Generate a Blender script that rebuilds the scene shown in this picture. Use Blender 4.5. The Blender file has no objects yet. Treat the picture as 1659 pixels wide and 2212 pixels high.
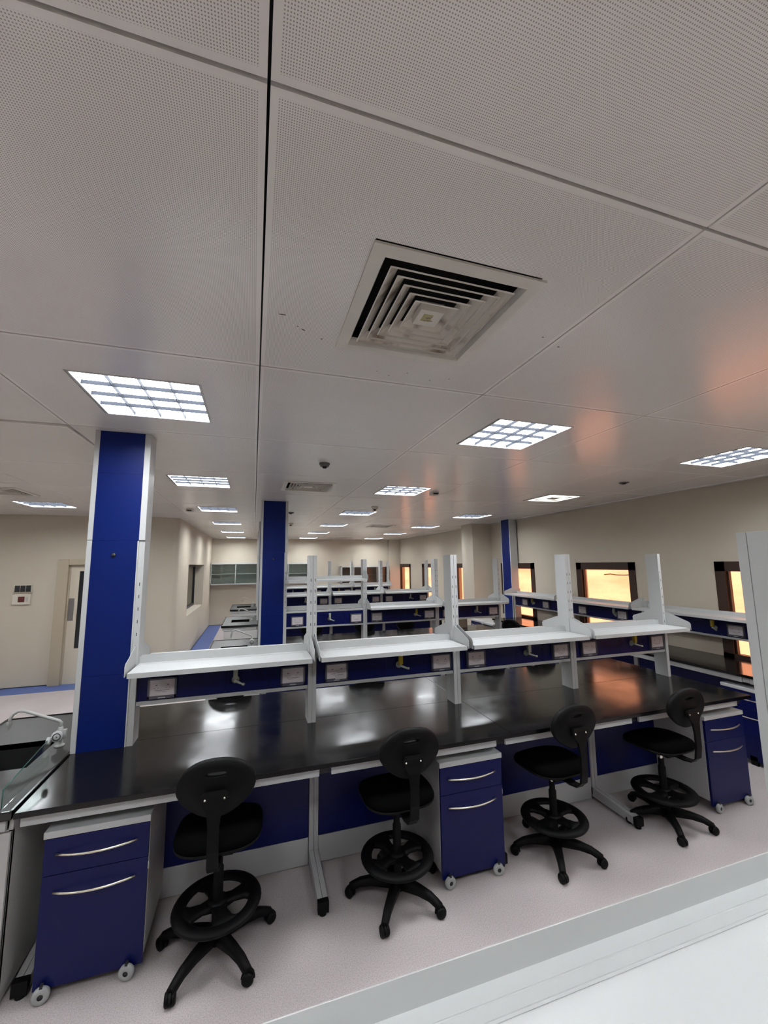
import bpy, math, random
from mathutils import Vector, Matrix
random.seed(7)
PI = math.pi
sc = bpy.context.scene
COL = sc.collection
HC = 2.02            # camera height
ZC = 2.9575          # ceiling height

# ------------------------------------------------------------------ camera
cam_d = bpy.data.cameras.new('camera'); cam = bpy.data.objects.new('camera', cam_d); COL.objects.link(cam)
cam_d.sensor_fit = 'HORIZONTAL'; cam_d.sensor_width = 36.0
cam_d.lens = 875.306 / 1659 * 36.0
cam_d.clip_start = 0.01; cam_d.clip_end = 200
_r = Vector((0.95266177, -0.30381831, -0.01140122))
_u = Vector((-0.02768451, -0.12403055, 0.99189213))
_f = Vector((0.30276909, 0.94462207, 0.12657022))
_m = Matrix((( _r.x, _u.x, -_f.x), (_r.y, _u.y, -_f.y), (_r.z, _u.z, -_f.z))).to_4x4()
_m.translation = Vector((0, 0, HC))
cam.matrix_world = _m
sc.camera = cam

# ------------------------------------------------------------------ light and exposure
sc.view_settings.view_transform = 'Standard'
sc.view_settings.look = 'None'
sc.view_settings.gamma = 1.0
sc.view_settings.use_curve_mapping = False
sc.view_settings.exposure = 1.02
LAMP_STRENGTH = 17.0
world = bpy.data.worlds.new('world'); sc.world = world; world.use_nodes = True
_bg = world.node_tree.nodes['Background']
_bg.inputs[0].default_value = (0.75, 0.85, 1.0, 1); _bg.inputs[1].default_value = 0.3
sun_d = bpy.data.lights.new('sun', 'SUN'); sun_d.energy = 12.0; sun_d.color = (1.0, 0.80, 0.62); sun_d.angle = 0.01
sun = bpy.data.objects.new('sun', sun_d); COL.objects.link(sun); sun.location = (2, 6, 9)
sun.rotation_euler = Vector((0.50, 0.12, -0.85)).to_track_quat('-Z', 'Y').to_euler()

# ------------------------------------------------------------------ materials
def new_mat(name):
    m = bpy.data.materials.new(name); m.use_nodes = True
    nt = m.node_tree
    return m, nt, nt.nodes['Principled BSDF'], nt.nodes['Material Output']
def pm(name, col, rough=0.5, metal=0.0, spec=0.5, noise=0.0, nscale=20.0, bump=0.0, bscale=200.0):
    m, nt, b, o = new_mat(name)
    b.inputs['Base Color'].default_value = (*col, 1); b.inputs['Roughness'].default_value = rough
    b.inputs['Metallic'].default_value = metal; b.inputs['Specular IOR Level'].default_value = spec
    tc = nt.nodes.new('ShaderNodeTexCoord')
    if noise > 0:
        n = nt.nodes.new('ShaderNodeTexNoise'); n.inputs['Scale'].default_value = nscale; n.inputs['Detail'].default_value = 4
        nt.links.new(tc.outputs['Object'], n.inputs['Vector'])
        mx = nt.nodes.new('ShaderNodeMix'); mx.data_type = 'RGBA'
        mx.inputs[6].default_value = (*[c * (1 - noise) for c in col], 1); mx.inputs[7].default_value = (*[min(1, c * (1 + noise)) for c in col], 1)
        nt.links.new(n.outputs['Fac'], mx.inputs[0]); nt.links.new(mx.outputs[2], b.inputs['Base Color'])
    if bump > 0:
        n = nt.nodes.new('ShaderNodeTexNoise'); n.inputs['Scale'].default_value = bscale; n.inputs['Detail'].default_value = 2
        nt.links.new(tc.outputs['Object'], n.inputs['Vector'])
        bp = nt.nodes.new('ShaderNodeBump'); bp.inputs['Strength'].default_value = bump; bp.inputs['Distance'].default_value = 0.002
        nt.links.new(n.outputs['Fac'], bp.inputs['Height']); nt.links.new(bp.outputs[0], b.inputs['Normal'])
    return m
def emis(name, col, s):
    m, nt, b, o = new_mat(name)
    nt.nodes.remove(b); e = nt.nodes.new('ShaderNodeEmission')
    e.inputs[0].default_value = (*col, 1); e.inputs[1].default_value = s
    nt.links.new(e.outputs[0], o.inputs[0]); return m

M = {}
M['wall'] = pm('wall_paint', (0.52, 0.465, 0.375), 0.75, noise=0.03, nscale=3, bump=0.15, bscale=120)
M['white_steel'] = pm('white_steel', (0.48, 0.49, 0.485), 0.42, noise=0.02, nscale=6)
M['grey_steel'] = pm('grey_steel', (0.42, 0.42, 0.41), 0.45, noise=0.02, nscale=6)
M['cabinet_side'] = pm('cabinet_side', (0.46, 0.455, 0.44), 0.45)
M['blue'] = pm('blue_laminate', (0.0016, 0.0045, 0.068), 0.36, spec=0.28, noise=0.05, nscale=4)
M['blue_col'] = pm('blue_column_panel', (0.0010, 0.0105, 0.110), 0.42, spec=0.22, noise=0.05, nscale=4)
M['black_plastic'] = pm('black_plastic', (0.0025, 0.0025, 0.0027), 0.55, spec=0.17, bump=0.25, bscale=500)
M['black_fabric'] = pm('black_fabric', (0.0015, 0.0015, 0.0015), 0.95, spec=0.03)
M['dark_gap'] = pm('dark_void', (0.02, 0.02, 0.02), 0.9, spec=0.1)
M['chrome'] = pm('chrome', (0.75, 0.72, 0.66), 0.22, metal=1.0)
M['handle'] = pm('brushed_handle', (0.80, 0.74, 0.62), 0.30, metal=1.0)
M['dark_metal'] = pm('dark_metal', (0.05, 0.05, 0.055), 0.4, metal=0.6)
M['brown'] = pm('brown_window_frame', (0.035, 0.016, 0.009), 0.42, noise=0.1, nscale=15)
M['tyre'] = pm('grey_tyre', (0.33, 0.34, 0.33), 0.55)
M['tap_grey'] = pm('grey_tap', (0.42, 0.44, 0.38), 0.35, metal=0.3)
M['tap_yellow'] = pm('yellow_tap', (0.55, 0.40, 0.03), 0.4)
M['plate'] = pm('socket_plate', (0.60, 0.55, 0.56), 0.5)
M['plate_frame'] = pm('socket_frame', (0.10, 0.10, 0.125), 0.3)
M['ink'] = pm('faint_print', (0.20, 0.15, 0.17), 0.6)
M['paper'] = pm('paper', (0.50, 0.46, 0.47), 0.7)
M['tap_enamel'] = pm('grey_enamel_tap', (0.45, 0.46, 0.44), 0.3)
M['diff_metal'] = None
M['ivory'] = pm('ivory', (0.60, 0.56, 0.47), 0.6)
M['doorwhite'] = pm('door_paint', (0.56, 0.50, 0.40), 0.5)
M['doorframe'] = pm('door_frame_paint', (0.40, 0.34, 0.25), 0.5)
M['detector'] = pm('detector_plastic', (0.45, 0.43, 0.40), 0.5)
M['darkdet'] = pm('dark_detector', (0.10, 0.09, 0.085), 0.5)
M['red'] = pm('dark_red_display', (0.09, 0.02, 0.02), 0.3)
M['lamp'] = emis('lamp_diffuser', (0.92, 0.96, 1.0), LAMP_STRENGTH)
M['louvre'] = pm('louvre_blade', (0.018, 0.020, 0.025), 0.8, spec=0.05)
M['lampframe'] = pm('lamp_frame', (0.55, 0.55, 0.55), 0.4)
M['sand'] = None
M['skirting'] = pm('dark_floor_edge', (0.03, 0.035, 0.06), 0.5)

def ceiling_mat():
    m, nt, b, o = new_mat('perforated_ceiling_steel')
    N, L = nt.nodes, nt.links
    tc = N.new('ShaderNodeTexCoord'); sp = N.new('ShaderNodeSeparateXYZ'); L.new(tc.outputs['Object'], sp.inputs[0])
    def math_(op, a, bb=None, c=None):
        n = N.new('ShaderNodeMath'); n.operation = op
        for i, v in enumerate((a, bb, c)):
            if v is None: continue
            if isinstance(v, (int, float)): n.inputs[i].default_value = v
            else: L.new(v, n.inputs[i])
        return n.outputs[0]
    def margin(s, off, per):
        t = math_('FRACT', math_('DIVIDE', math_('SUBTRACT', s, off), per))
        d = math_('MINIMUM', t, math_('SUBTRACT', 1.0, t))
        return math_('GREATER_THAN', d, 0.0195 / per)
    inside = math_('MULTIPLY', margin(sp.outputs[0], PX0, PDX), margin(sp.outputs[1], PY0, PDY))
    pitch = 0.0054
    def cell(s):
        t = math_('FRACT', math_('DIVIDE', s, pitch))
        t = math_('SUBTRACT', t, 0.5); return math_('MULTIPLY', t, t)
    r2 = math_('ADD', cell(sp.outputs[0]), cell(sp.outputs[1]))
    hole = math_('LESS_THAN', r2, 0.062)
    hole = math_('MULTIPLY', hole, inside)
    nz = N.new('ShaderNodeTexNoise'); nz.inputs['Scale'].default_value = 1.3; nz.inputs['Detail'].default_value = 3
    L.new(tc.outputs['Object'], nz.inputs['Vector'])
    base = N.new('ShaderNodeMix'); base.data_type = 'RGBA'
    base.inputs[6].default_value = (0.76, 0.73, 0.69, 1); base.inputs[7].default_value = (0.84, 0.81, 0.77, 1)
    L.new(nz.outputs['Fac'], base.inputs[0])
    mx = N.new('ShaderNodeMix'); mx.data_type = 'RGBA'; L.new(hole, mx.inputs[0])
    L.new(base.outputs[2], mx.inputs[6]); mx.inputs[7].default_value = (0.34, 0.32, 0.30, 1)
    L.new(mx.outputs[2], b.inputs['Base Color'])
    b.inputs['Roughness'].default_value = 0.24
    b.inputs['Specular IOR Level'].default_value = 1.0
    n2 = N.new('ShaderNodeTexNoise'); n2.inputs['Scale'].default_value = 2.2; n2.inputs['Detail'].default_value = 1.5
    L.new(tc.outputs['Object'], n2.inputs['Vector'])
    bp = N.new('ShaderNodeBump'); bp.inputs['Strength'].default_value = 0.5; bp.inputs['Distance'].default_value = 0.012
    L.new(n2.outputs['Fac'], bp.inputs['Height']); L.new(bp.outputs[0], b.inputs['Normal'])
    return m
PX0, PDX, PY0, PDY = 0.0025, 1.2, 0.713, 1.193
M['ceiling'] = ceiling_mat()

def floor_mat():
    m, nt, b, o = new_mat('speckled_vinyl_floor')
    N, L = nt.nodes, nt.links
    tc = N.new('ShaderNodeTexCoord')
    v = N.new('ShaderNodeTexNoise'); v.inputs['Scale'].default_value = 170; v.inputs['Detail'].default_value = 3; v.inputs['Roughness'].default_value = 0.75
    L.new(tc.outputs['Object'], v.inputs['Vector'])
    r = N.new('ShaderNodeValToRGB'); L.new(v.outputs['Fac'], r.inputs[0])
    r.color_ramp.elements[0].position = 0.30; r.color_ramp.elements[0].color = (0.36, 0.315, 0.31, 1)
    r.color_ramp.elements[1].position = 0.58; r.color_ramp.elements[1].color = (0.60, 0.535, 0.525, 1)
    w = N.new('ShaderNodeTexNoise'); w.inputs['Scale'].default_value = 1.7; w.inputs['Detail'].default_value = 3
    L.new(tc.outputs['Object'], w.inputs['Vector'])
    mx = N.new('ShaderNodeMix'); mx.data_type = 'RGBA'; mx.blend_type = 'MULTIPLY'; mx.inputs[0].default_value = 0.25
    L.new(r.outputs[0], mx.inputs[6]); L.new(w.outputs['Fac'], mx.inputs[7])
    L.new(mx.outputs[2], b.inputs['Base Color']); b.inputs['Roughness'].default_value = 0.42
    return m
M['floor'] = floor_mat()
M['blue_strip'] = pm('blue_floor_border', (0.075, 0.125, 0.34), 0.4, noise=0.12, nscale=60)

def worktop_mat():
    m, nt, b, o = new_mat('black_resin_worktop')
    N, L = nt.nodes, nt.links
    tc = N.new('ShaderNodeTexCoord')
    b.inputs['Base Color'].default_value = (0.005, 0.0048, 0.0046, 1)
    n = N.new('ShaderNodeTexNoise'); n.inputs['Scale'].default_value = 3.0; n.inputs['Detail'].default_value = 6; n.inputs['Roughness'].default_value = 0.65
    L.new(tc.outputs['Object'], n.inputs['Vector'])
    r = N.new('ShaderNodeMapRange'); r.inputs[1].default_value = 0.35; r.inputs[2].default_value = 0.7; r.inputs[3].default_value = 0.11; r.inputs[4].default_value = 0.22
    L.new(n.outputs['Fac'], r.inputs[0]); L.new(r.outputs[0], b.inputs['Roughness'])
    b.inputs['Specular IOR Level'].default_value = 0.42
    return m
M['worktop'] = worktop_mat()
M['sinktop'] = pm('grey_black_sink_top', (0.018, 0.018, 0.0175), 0.38, noise=0.2, nscale=12, spec=0.6)

def vent_mat():
    m, nt, b, o = new_mat('dusty_vent_steel')
    N, L = nt.nodes, nt.links
    tc = N.new('ShaderNodeTexCoord'); n = N.new('ShaderNodeTexNoise'); n.inputs['Scale'].default_value = 7.5; n.inputs['Detail'].default_value = 5
    L.new(tc.outputs['Object'], n.inputs['Vector'])
    r = N.new('ShaderNodeValToRGB'); L.new(n.outputs['Fac'], r.inputs[0])
    r.color_ramp.elements[0].position = 0.33; r.color_ramp.elements[0].color = (0.16, 0.115, 0.075, 1)
    r.color_ramp.elements[1].position = 0.47; r.color_ramp.elements[1].color = (0.60, 0.565, 0.49, 1)
    L.new(r.outputs[0], b.inputs['Base Color']); b.inputs['Roughness'].default_value = 0.6
    return m
M['vent'] = vent_mat()
M['vent_frame'] = pm('vent_frame_steel', (0.62, 0.60, 0.54), 0.55, noise=0.08, nscale=8)

def sand_mat():
    m, nt, b, o = new_mat('sandy_render_wall')
    N, L = nt.nodes, nt.links
    tc = N.new('ShaderNodeTexCoord'); n = N.new('ShaderNodeTexNoise'); n.inputs['Scale'].default_value = 1.4; n.inputs['Detail'].default_value = 8
    mp = N.new('ShaderNodeMapping'); mp.inputs['Scale'].default_value = (1, 0.35, 2.2)
    L.new(tc.outputs['Object'], mp.inputs[0]); L.new(mp.outputs[0], n.inputs['Vector'])
    r = N.new('ShaderNodeValToRGB'); L.new(n.outputs['Fac'], r.inputs[0])
    r.color_ramp.elements[0].position = 0.35; r.color_ramp.elements[0].color = (0.50, 0.42, 0.36, 1)
    r.color_ramp.elements[1].position = 0.6; r.color_ramp.elements[1].color = (0.68, 0.60, 0.54, 1)
    L.new(r.outputs[0], b.inputs['Base Color']); b.inputs['Roughness'].default_value = 0.9
    return m
M['sand'] = sand_mat()

def glass_mat(name, tint, refl=0.08, rough=0.02):
    m, nt, b, o = new_mat(name); N, L = nt.nodes, nt.links
    N.remove(b)
    t = N.new('ShaderNodeBsdfTransparent'); t.inputs[0].default_value = (*tint, 1)
    g = N.new('ShaderNodeBsdfGlossy'); g.inputs['Roughness'].default_value = rough
    lw = N.new('ShaderNodeLayerWeight'); lw.inputs[0].default_value = 0.5
    pw = N.new('ShaderNodeMath'); pw.operation = 'POWER'; L.new(lw.outputs['Facing'], pw.inputs[0]); pw.inputs[1].default_value = 5.0
    fr = N.new('ShaderNodeMath'); fr.operation = 'MULTIPLY_ADD'; L.new(pw.outputs[0], fr.inputs[0]); fr.inputs[1].default_value = 0.5; fr.inputs[2].default_value = 0.04
    mx = N.new('ShaderNodeMixShader'); L.new(fr.outputs[0], mx.inputs[0]); L.new(t.outputs[0], mx.inputs[1]); L.new(g.outputs[0], mx.inputs[2])
    L.new(mx.outputs[0], o.inputs[0]); return m
M['tint_glass'] = glass_mat('orange_tinted_glass', (0.95, 0.70, 0.60))
M['clear_glass'] = glass_mat('clear_glass', (0.93, 0.97, 0.95))
M['smoke_glass'] = glass_mat('grey_cabinet_glass', (0.86, 0.90, 0.87), rough=0.05)
M['brown_glass'] = glass_mat('brown_cabinet_glass', (0.72, 0.66, 0.62), rough=0.05)
M['dark_glass'] = pm('dark_door_glass', (0.02, 0.022, 0.025), 0.12)

# ------------------------------------------------------------------ mesh helpers
class MB:
    """collects polygons of several materials and links them as one mesh object"""
    def __init__(s): s.v = []; s.f = []; s.mi = []; s.sm = []; s.mats = []
    def mat(s, m):
        if m not in s.mats: s.mats.append(m)
        return s.mats.index(m)
    def add(s, vs, fs, m, smooth=False):
        o = len(s.v); k = s.mat(m); s.v += [tuple(v) for v in vs]
        for f in fs: s.f.append([i + o for i in f]); s.mi.append(k); s.sm.append(smooth)
        return s
    def box(s, x0, x1, y0, y1, z0, z1, m):
        vs = [(x, y, z) for z in (z0, z1) for y in (y0, y1) for x in (x0, x1)]
        return s.add(vs, [(0, 2, 3, 1), (4, 5, 7, 6), (0, 1, 5, 4), (2, 6, 7, 3), (0, 4, 6, 2), (1, 3, 7, 5)], m)
    def prism(s, poly, axis, a, b, m, smooth=False):
        """extrude a 2D polygon (list of pairs) along axis 0/1/2 from a to b"""
        def P(p, t):
            q = list(p); q.insert(axis, t); return q
        n = len(poly); vs = [P(p, a) for p in poly] + [P(p, b) for p in poly]
        s.add(vs, [list(range(n))[::-1], [n + i for i in range(n)]], m)
        s.add(vs, [(i, (i + 1) % n, n + (i + 1) % n, n + i) for i in range(n)], m, smooth)
        return s
    def tube(s, pts, r, m, n=10, caps=True):
        pts = [Vector(p) for p in pts]; rs = r if isinstance(r, (list, tuple)) else [r] * len(pts)
        vs = []; up = None
        for i, p in enumerate(pts):
            d = (pts[min(i + 1, len(pts) - 1)] - pts[max(i - 1, 0)]).normalized()
            if up is None: up = Vector((0, 0, 1)) if abs(d.z) < .9 else Vector((1, 0, 0))
            a = d.cross(up)
            if a.length < 1e-4: a = d.cross(Vector((0, 1, 0)))
            a.normalize(); b = a.cross(d).normalized(); up = b
            for k in range(n):
                t = 2 * PI * k / n; vs.append(p + (a * math.cos(t) + b * math.sin(t)) * rs[i])
        fs = [(i * n + k, i * n + (k + 1) % n, (i + 1) * n + (k + 1) % n, (i + 1) * n + k) for i in range(len(pts) - 1) for k in range(n)]
        s.add(vs, fs, m, True)
        if caps: s.add(vs[:n], [list(range(n))[::-1]], m); s.add(vs[-n:], [list(range(n))], m)
        return s
    def lathe(s, prof, m, c=(0, 0, 0), axis='Z', n=24, sx=1, sy=1):
        vs = []
        for r, h in prof:
            for k in range(n):
                t = 2 * PI * k / n; x, y = r * math.cos(t) * sx, r * math.sin(t) * sy
                p = {'Z': (x, y, h), 'Y': (x, h, y), 'X': (h, x, y)}[axis]
                vs.append((p[0] + c[0], p[1] + c[1], p[2] + c[2]))
        q = len(prof)
        return s.add(vs, [(i * n + k, i * n + (k + 1) % n, (i + 1) * n + (k + 1) % n, (i + 1) * n + k) for i in range(q - 1) for k in range(n)], m, True)
    def loft(s, rings, m, smooth=True, caps=True):
        n = len(rings[0]); vs = [p for r in rings for p in r]
        s.add(vs, [(i * n + k, i * n + (k + 1) % n, (i + 1) * n + (k + 1) % n, (i + 1) * n + k) for i in range(len(rings) - 1) for k in range(n)], m, smooth)
        if caps: s.add(rings[0], [list(range(n))[::-1]], m); s.add(rings[-1], [list(range(n))], m)
        return s
    def build(s, name, parent=None, bevel=0.0, seg=2):
        me = bpy.data.meshes.new(name); me.from_pydata(s.v, [], s.f)
        for m in s.mats: me.materials.append(m)
        me.polygons.foreach_set('material_index', s.mi); me.polygons.foreach_set('use_smooth', s.sm)
        me.update()
        import bmesh
        bm = bmesh.new(); bm.from_mesh(me); bmesh.ops.remove_doubles(bm, verts=bm.verts, dist=1e-6)
        bmesh.ops.recalc_face_normals(bm, faces=bm.faces); bm.to_mesh(me); bm.free()
        o = bpy.data.objects.new(name, me); COL.objects.link(o)
        if parent is not None: o.parent = parent
        if bevel > 0:
            b = o.modifiers.new('bevel', 'BEVEL'); b.width = bevel; b.segments = seg; b.limit_method = 'ANGLE'; b.angle_limit = 0.7
        return o
def tag(o, label=None, cat=None, group=None, kind=None):
    if label: o['label'] = label
    if cat: o['category'] = cat
    if group: o['group'] = group
    if kind: o['kind'] = kind
    return o
def thing(name, loc, label, cat, group=None, rz=0):
    o = bpy.data.objects.new(name, None); COL.objects.link(o); o.location = loc; o.rotation_euler = (0, 0, rz)
    o.empty_display_size = 0.1
    return tag(o, label, cat, group)
def struct(o): o['kind'] = 'structure'; return o
def copy_tree(o, parent=None):
    c = o.copy(); COL.objects.link(c)
    if parent is not None: c.parent = parent
    for ch in list(o.children): copy_tree(ch, c)
    return c

# ------------------------------------------------------------------ room shell
WX, BY, DY, LX, FY = 5.50, 15.30, 8.75, -1.40, -3.6     # right wall, back wall, door wall, left wall, wall behind the camera
LEFT = -6.5
struct(MB().box(LEFT - .2, WX + .25, FY - .2, BY + .2, -0.12, 0, M['floor']).build('floor'))
b = MB()                                           # blue border strip of the vinyl floor
b.box(LEFT, LX + .0, DY - .44, DY, 0.0, 0.0015, M['blue_strip'])
b.box(LX, LX + .40, DY - .44, BY, 0.0, 0.0015, M['blue_strip'])
struct(b.build('trim_1'))
struct(MB().box(LEFT - .2, LX - .30, DY, DY + .2, 0, 3.2, M['wall']).build('wall_door_side'))
struct(MB().box(LEFT - .2, WX + .25, BY, BY + .2, 0, 3.2, M['wall']).build('wall_back'))
struct(MB().box(LEFT - .2, WX + .25, FY - .2, FY, 0, 3.2, M['wall']).build('wall_front'))
struct(MB().box(LEFT - .2, LEFT, FY, DY, 0, 3.2, M['wall']).build('wall_far_left'))
# left wall with deep window opening, rounded outer corner
b = MB(); wy0, wy1, wz0, wz1 = 10.15, 13.15, 0.90, 2.05
prof = [(LX - .18, DY)] + [(LX - .12 + .12 * math.sin(t), DY + .12 - .12 * math.cos(t)) for t in [i * PI / 32 for i in range(17)]] + [(LX, wy0), (LX - .30, wy0), (LX - .30, DY)]
b.prism(prof, 2, 0, 3.2, M['wall'])
b.box(LX - .30, LX, wy0, wy1, 0, wz0, M['wall']); b.box(LX - .30, LX, wy0, wy1, wz1, 3.2, M['wall']); b.box(LX - .30, LX, wy1, BY, 0, 3.2, M['wall'])
struct(b.build('wall_left'))
b = MB(); b.box(LX - .28, LX - .23, wy0, wy1, wz0, wz0 + .06, M['dark_metal']); b.box(LX - .28, LX - .23, wy0, wy1, wz1 - .06, wz1, M['dark_metal'])
for y in (wy0, (wy0 + wy1) / 2 - .03, wy1 - .06): b.box(LX - .28, LX - .23, y, y + .06, wz0, wz1, M['dark_metal'])
w = struct(b.build('window_6')); MB().box(LX - .262, LX - .256, wy0, wy1, wz0, wz1, M['clear_glass']).build('pane', w)
MB().box(LX - .75, LX - .70, wy0 - 1, wy1 + 1.5, 0, 3.0, M['grey_steel']).build('corridor_wall', w)
# right wall with window openings
WINS = [(0.10, 1.28), (2.44, 3.62), (4.74, 5.92), (7.07, 8.25), (9.40, 10.58), (11.75, 12.94), (14.03, 15.22)]
b = MB(); z0, z1 = 0.86, 2.0; T = .22; prev = FY
for (a, c) in WINS:
    b.box(WX, WX + T, prev, a, 0, 3.2, M['wall']); b.box(WX, WX + T, a, c, 0, z0, M['wall']); b.box(WX, WX + T, a, c, z1, 3.2, M['wall']); prev = c
b.box(WX, WX + T, prev, BY, 0, 3.2, M['wall'])
struct(b.build('wall_right'))
for i, (a, c) in enumerate(WINS[1:]):
    b = MB(); x0, x1 = WX - .012, WX + .07
    fw, ft, fb = .115, .12, .045
    b.box(x0, x1, a, c, z1 - ft, z1, M['brown']); b.box(x0, x1, a, c, z0, z0 + fb, M['brown'])
    b.box(x0, x1, a, a + fw, z0, z1, M['brown']); b.box(x0, x1, c - fw, c, z0, z1, M['brown'])
    b.box(x0 + .03, x1 - .01, a + fw, a + fw + .022, z0 + fb, z1 - ft, M['brown']); b.box(x0 + .03, x1 - .01, c - fw - .022, c - fw, z0 + fb, z1 - ft, M['brown'])
    w = struct(b.build('window_%d' % (i if i else 7)))
    MB().box(WX + .035, WX + .041, a + .02, c - .02, z0 + .02, z1 - .02, M['tint_glass']).build('pane', w)
(a, c) = WINS[0]
b = MB(); b.box(WX - .012, WX + .07, a, c, z1 - .12, z1, M['brown']); b.box(WX - .012, WX + .07, a, a + .115, z0, z1, M['brown']); b.box(WX - .012, WX + .07, c - .115, c, z0, z1, M['brown']); b.box(WX - .012, WX + .07, a, c, z0, z0 + .045, M['brown'])
w = struct(b.build('window_8')); MB().box(WX + .035, WX + .041, a + .02, c - .02, z0 + .02, z1 - .02, M['tint_glass']).build('pane', w)
# pilasters
struct(MB().box(4.985, WX, 8.62, 9.16, 0, ZC, M['wall']).build('wall_pier'))
struct(MB().box(5.06, WX, 15.12, BY, 0, ZC, M['wall']).build('wall_pier_back'))
# outside
o = MB().box(7.9, 8.1, -6, 22, -0.5, 4.6, M['sand']).build('boundary_wall')
tag(o, 'sunlit sandy boundary wall seen through the orange windows', 'wall')
o = MB().box(WX + T, 14, -8, 24, -0.6, -0.4, M['sand']).build('ground'); struct(o)
cr = MB()
random.seed(3)
for (y, z, L_) in ((6.9, 1.72, 1.5), (6.2, 1.35, 1.2), (7.3, 1.1, .9), (9.0, 1.5, .8)):
    p = [(7.897, y + L_ * t / 8 - L_ / 2, z + random.uniform(-.012, .012)) for t in range(9)]
    cr.tube(p, 0.006, M['dark_gap'], 5)
cr.build('crack', bpy.data.objects['boundary_wall'])

# ceiling panels
HOLES = {}
def panel_x(i): return PX0 + PDX * i
def panel_y(j): return PY0 + PDY * j
lightcells = [(i, j) for i in (-1, 1, 3) for j in (-3, -1, 1, 3, 5, 7, 9, 11)] + [(-3, 5), (-3, 1), (-3, -1), (-5, 1), (-5, 5)]
ventcells = [(0, 0), (0, 3), (3, 3), (-3, 4), (2, 7), (0, -2), (2, 11)]
for cc_ in lightcells: HOLES[cc_] = (.595, .595)
for cc_ in ventcells: HOLES[cc_] = (.58, .58)
cb = MB(); gx, gy = 0.0032, 0.0045; TH = .02
for i in range(-6, 5):
    for j in range(-4, 13):
        x0, x1, y0, y1 = panel_x(i) + gx, panel_x(i + 1) - gx, panel_y(j) + gy, panel_y(j + 1) - gy
        x1 = min(x1, WX - .11); y1 = min(y1, BY)
        if x1 - x0 < .05 or y1 - y0 < .05 or y1 < FY: continue
        if x1 < LX - .1 and y0 > DY: continue
        if (i, j) in HOLES:
            cx, cy = panel_x(i) + PDX / 2, panel_y(j) + PDY / 2; hx, hy = HOLES[(i, j)]; hx /= 2; hy /= 2
            cb.box(x0, x1, y0, cy - hy, ZC, ZC + TH, M['ceiling']); cb.box(x0, x1, cy + hy, y1, ZC, ZC + TH, M['ceiling'])
            cb.box(x0, cx - hx, cy - hy, cy + hy, ZC, ZC + TH, M['ceiling']); cb.box(cx + hx, x1, cy - hy, cy + hy, ZC, ZC + TH, M['ceiling'])
        elif (i, j) == (-2, 2):      # sagging panel by the column
            dz = .016
            vs = [(x0, y0, ZC), (x1, y0, ZC - dz), (x1, y1, ZC), (x0, y1, ZC), (x0, y0, ZC + TH), (x1, y0, ZC + TH), (x1, y1, ZC + TH), (x0, y1, ZC + TH)]
            cb.add(vs, [(0, 1, 2), (0, 2, 3), (4, 5, 6, 7), (0, 1, 5, 4), (1, 2, 6, 5), (2, 3, 7, 6), (3, 0, 4, 7)], M['ceiling'])
        else:
            cb.box(x0, x1, y0, y1, ZC, ZC + TH, M['ceiling'])
struct(cb.build('ceiling'))
# strip between last panels and the right wall, with its shadow gap
b = MB(); b.box(WX - .095, WX - .03, FY, BY, ZC - .012, ZC + .02, M['ceiling']); b.box(WX - .105, WX, FY, BY, ZC + .02, ZC + .03, M['dark_gap'])
struct(b.build('trim_2'))
struct(MB().box(LEFT - .2, WX + .25, FY - .2, BY + .2, ZC + .16, ZC + .30, M['dark_gap']).build('ceiling_slab'))
b = MB()
b.box(LEFT, -3.35, DY - .012, DY, 0, .014, M['skirting']); b.box(LX - .15, LX, DY - .012, DY, 0, .014, M['skirting']); b.box(LX, LX + .012, DY, BY, 0, .014, M['skirting'])
b.box(LX, WX, BY - .012, BY, 0, .014, M['skirting'])
struct(b.build('baseboard_left'))

# ------------------------------------------------------------------ ceiling lights
def make_light():
    t = thing('ceiling_light', (0, 0, 0), '', 'ceiling light')
    h = .2975; b = MB(); z = 0.0
    for (a0, a1, c0, c1) in ((-h, h, -h, -h + .011), (-h, h, h - .011, h), (-h, -h + .011, -h, h), (h - .011, h, -h, h)):
        b.box(a0, a1, c0, c1, -.004, .055, M['lampframe'])
    b.build('frame', t)
    MB().box(-h + .011, h - .011, -h + .011, h - .011, .024, .027, M['lamp']).build('diffuser', t)
    b = MB(); w = h - .011
    for k in range(1, 4):
        p = -w + 2 * w * k / 4
        b.prism([(p - .0013, .0), (p + .0013, .0), (p + .0013, .022), (p - .0013, .022)], 1, -w, w, M['louvre'])
        b.prism([(p - .0013, .0), (p + .0013, .0), (p + .0013, .022), (p - .0013, .022)], 0, -w, w, M['louvre'])
    b.build('louvre', t)
    return t
L0 = make_light()
names = {}
ordn = {-3: 'first', -1: 'second', 1: 'third', 3: 'fourth', 5: 'fifth', 7: 'sixth', 9: 'seventh', 11: 'eighth'}
vis_order = {1: 'nearest', 3: 'second nearest', 5: 'third nearest', 7: 'fourth nearest', 9: 'second farthest', 11: 'farthest'}
rowname = {-1: 'left row over the sinks', 1: 'middle row over the bench islands', 3: 'right row near the window wall'}
first = True
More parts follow.
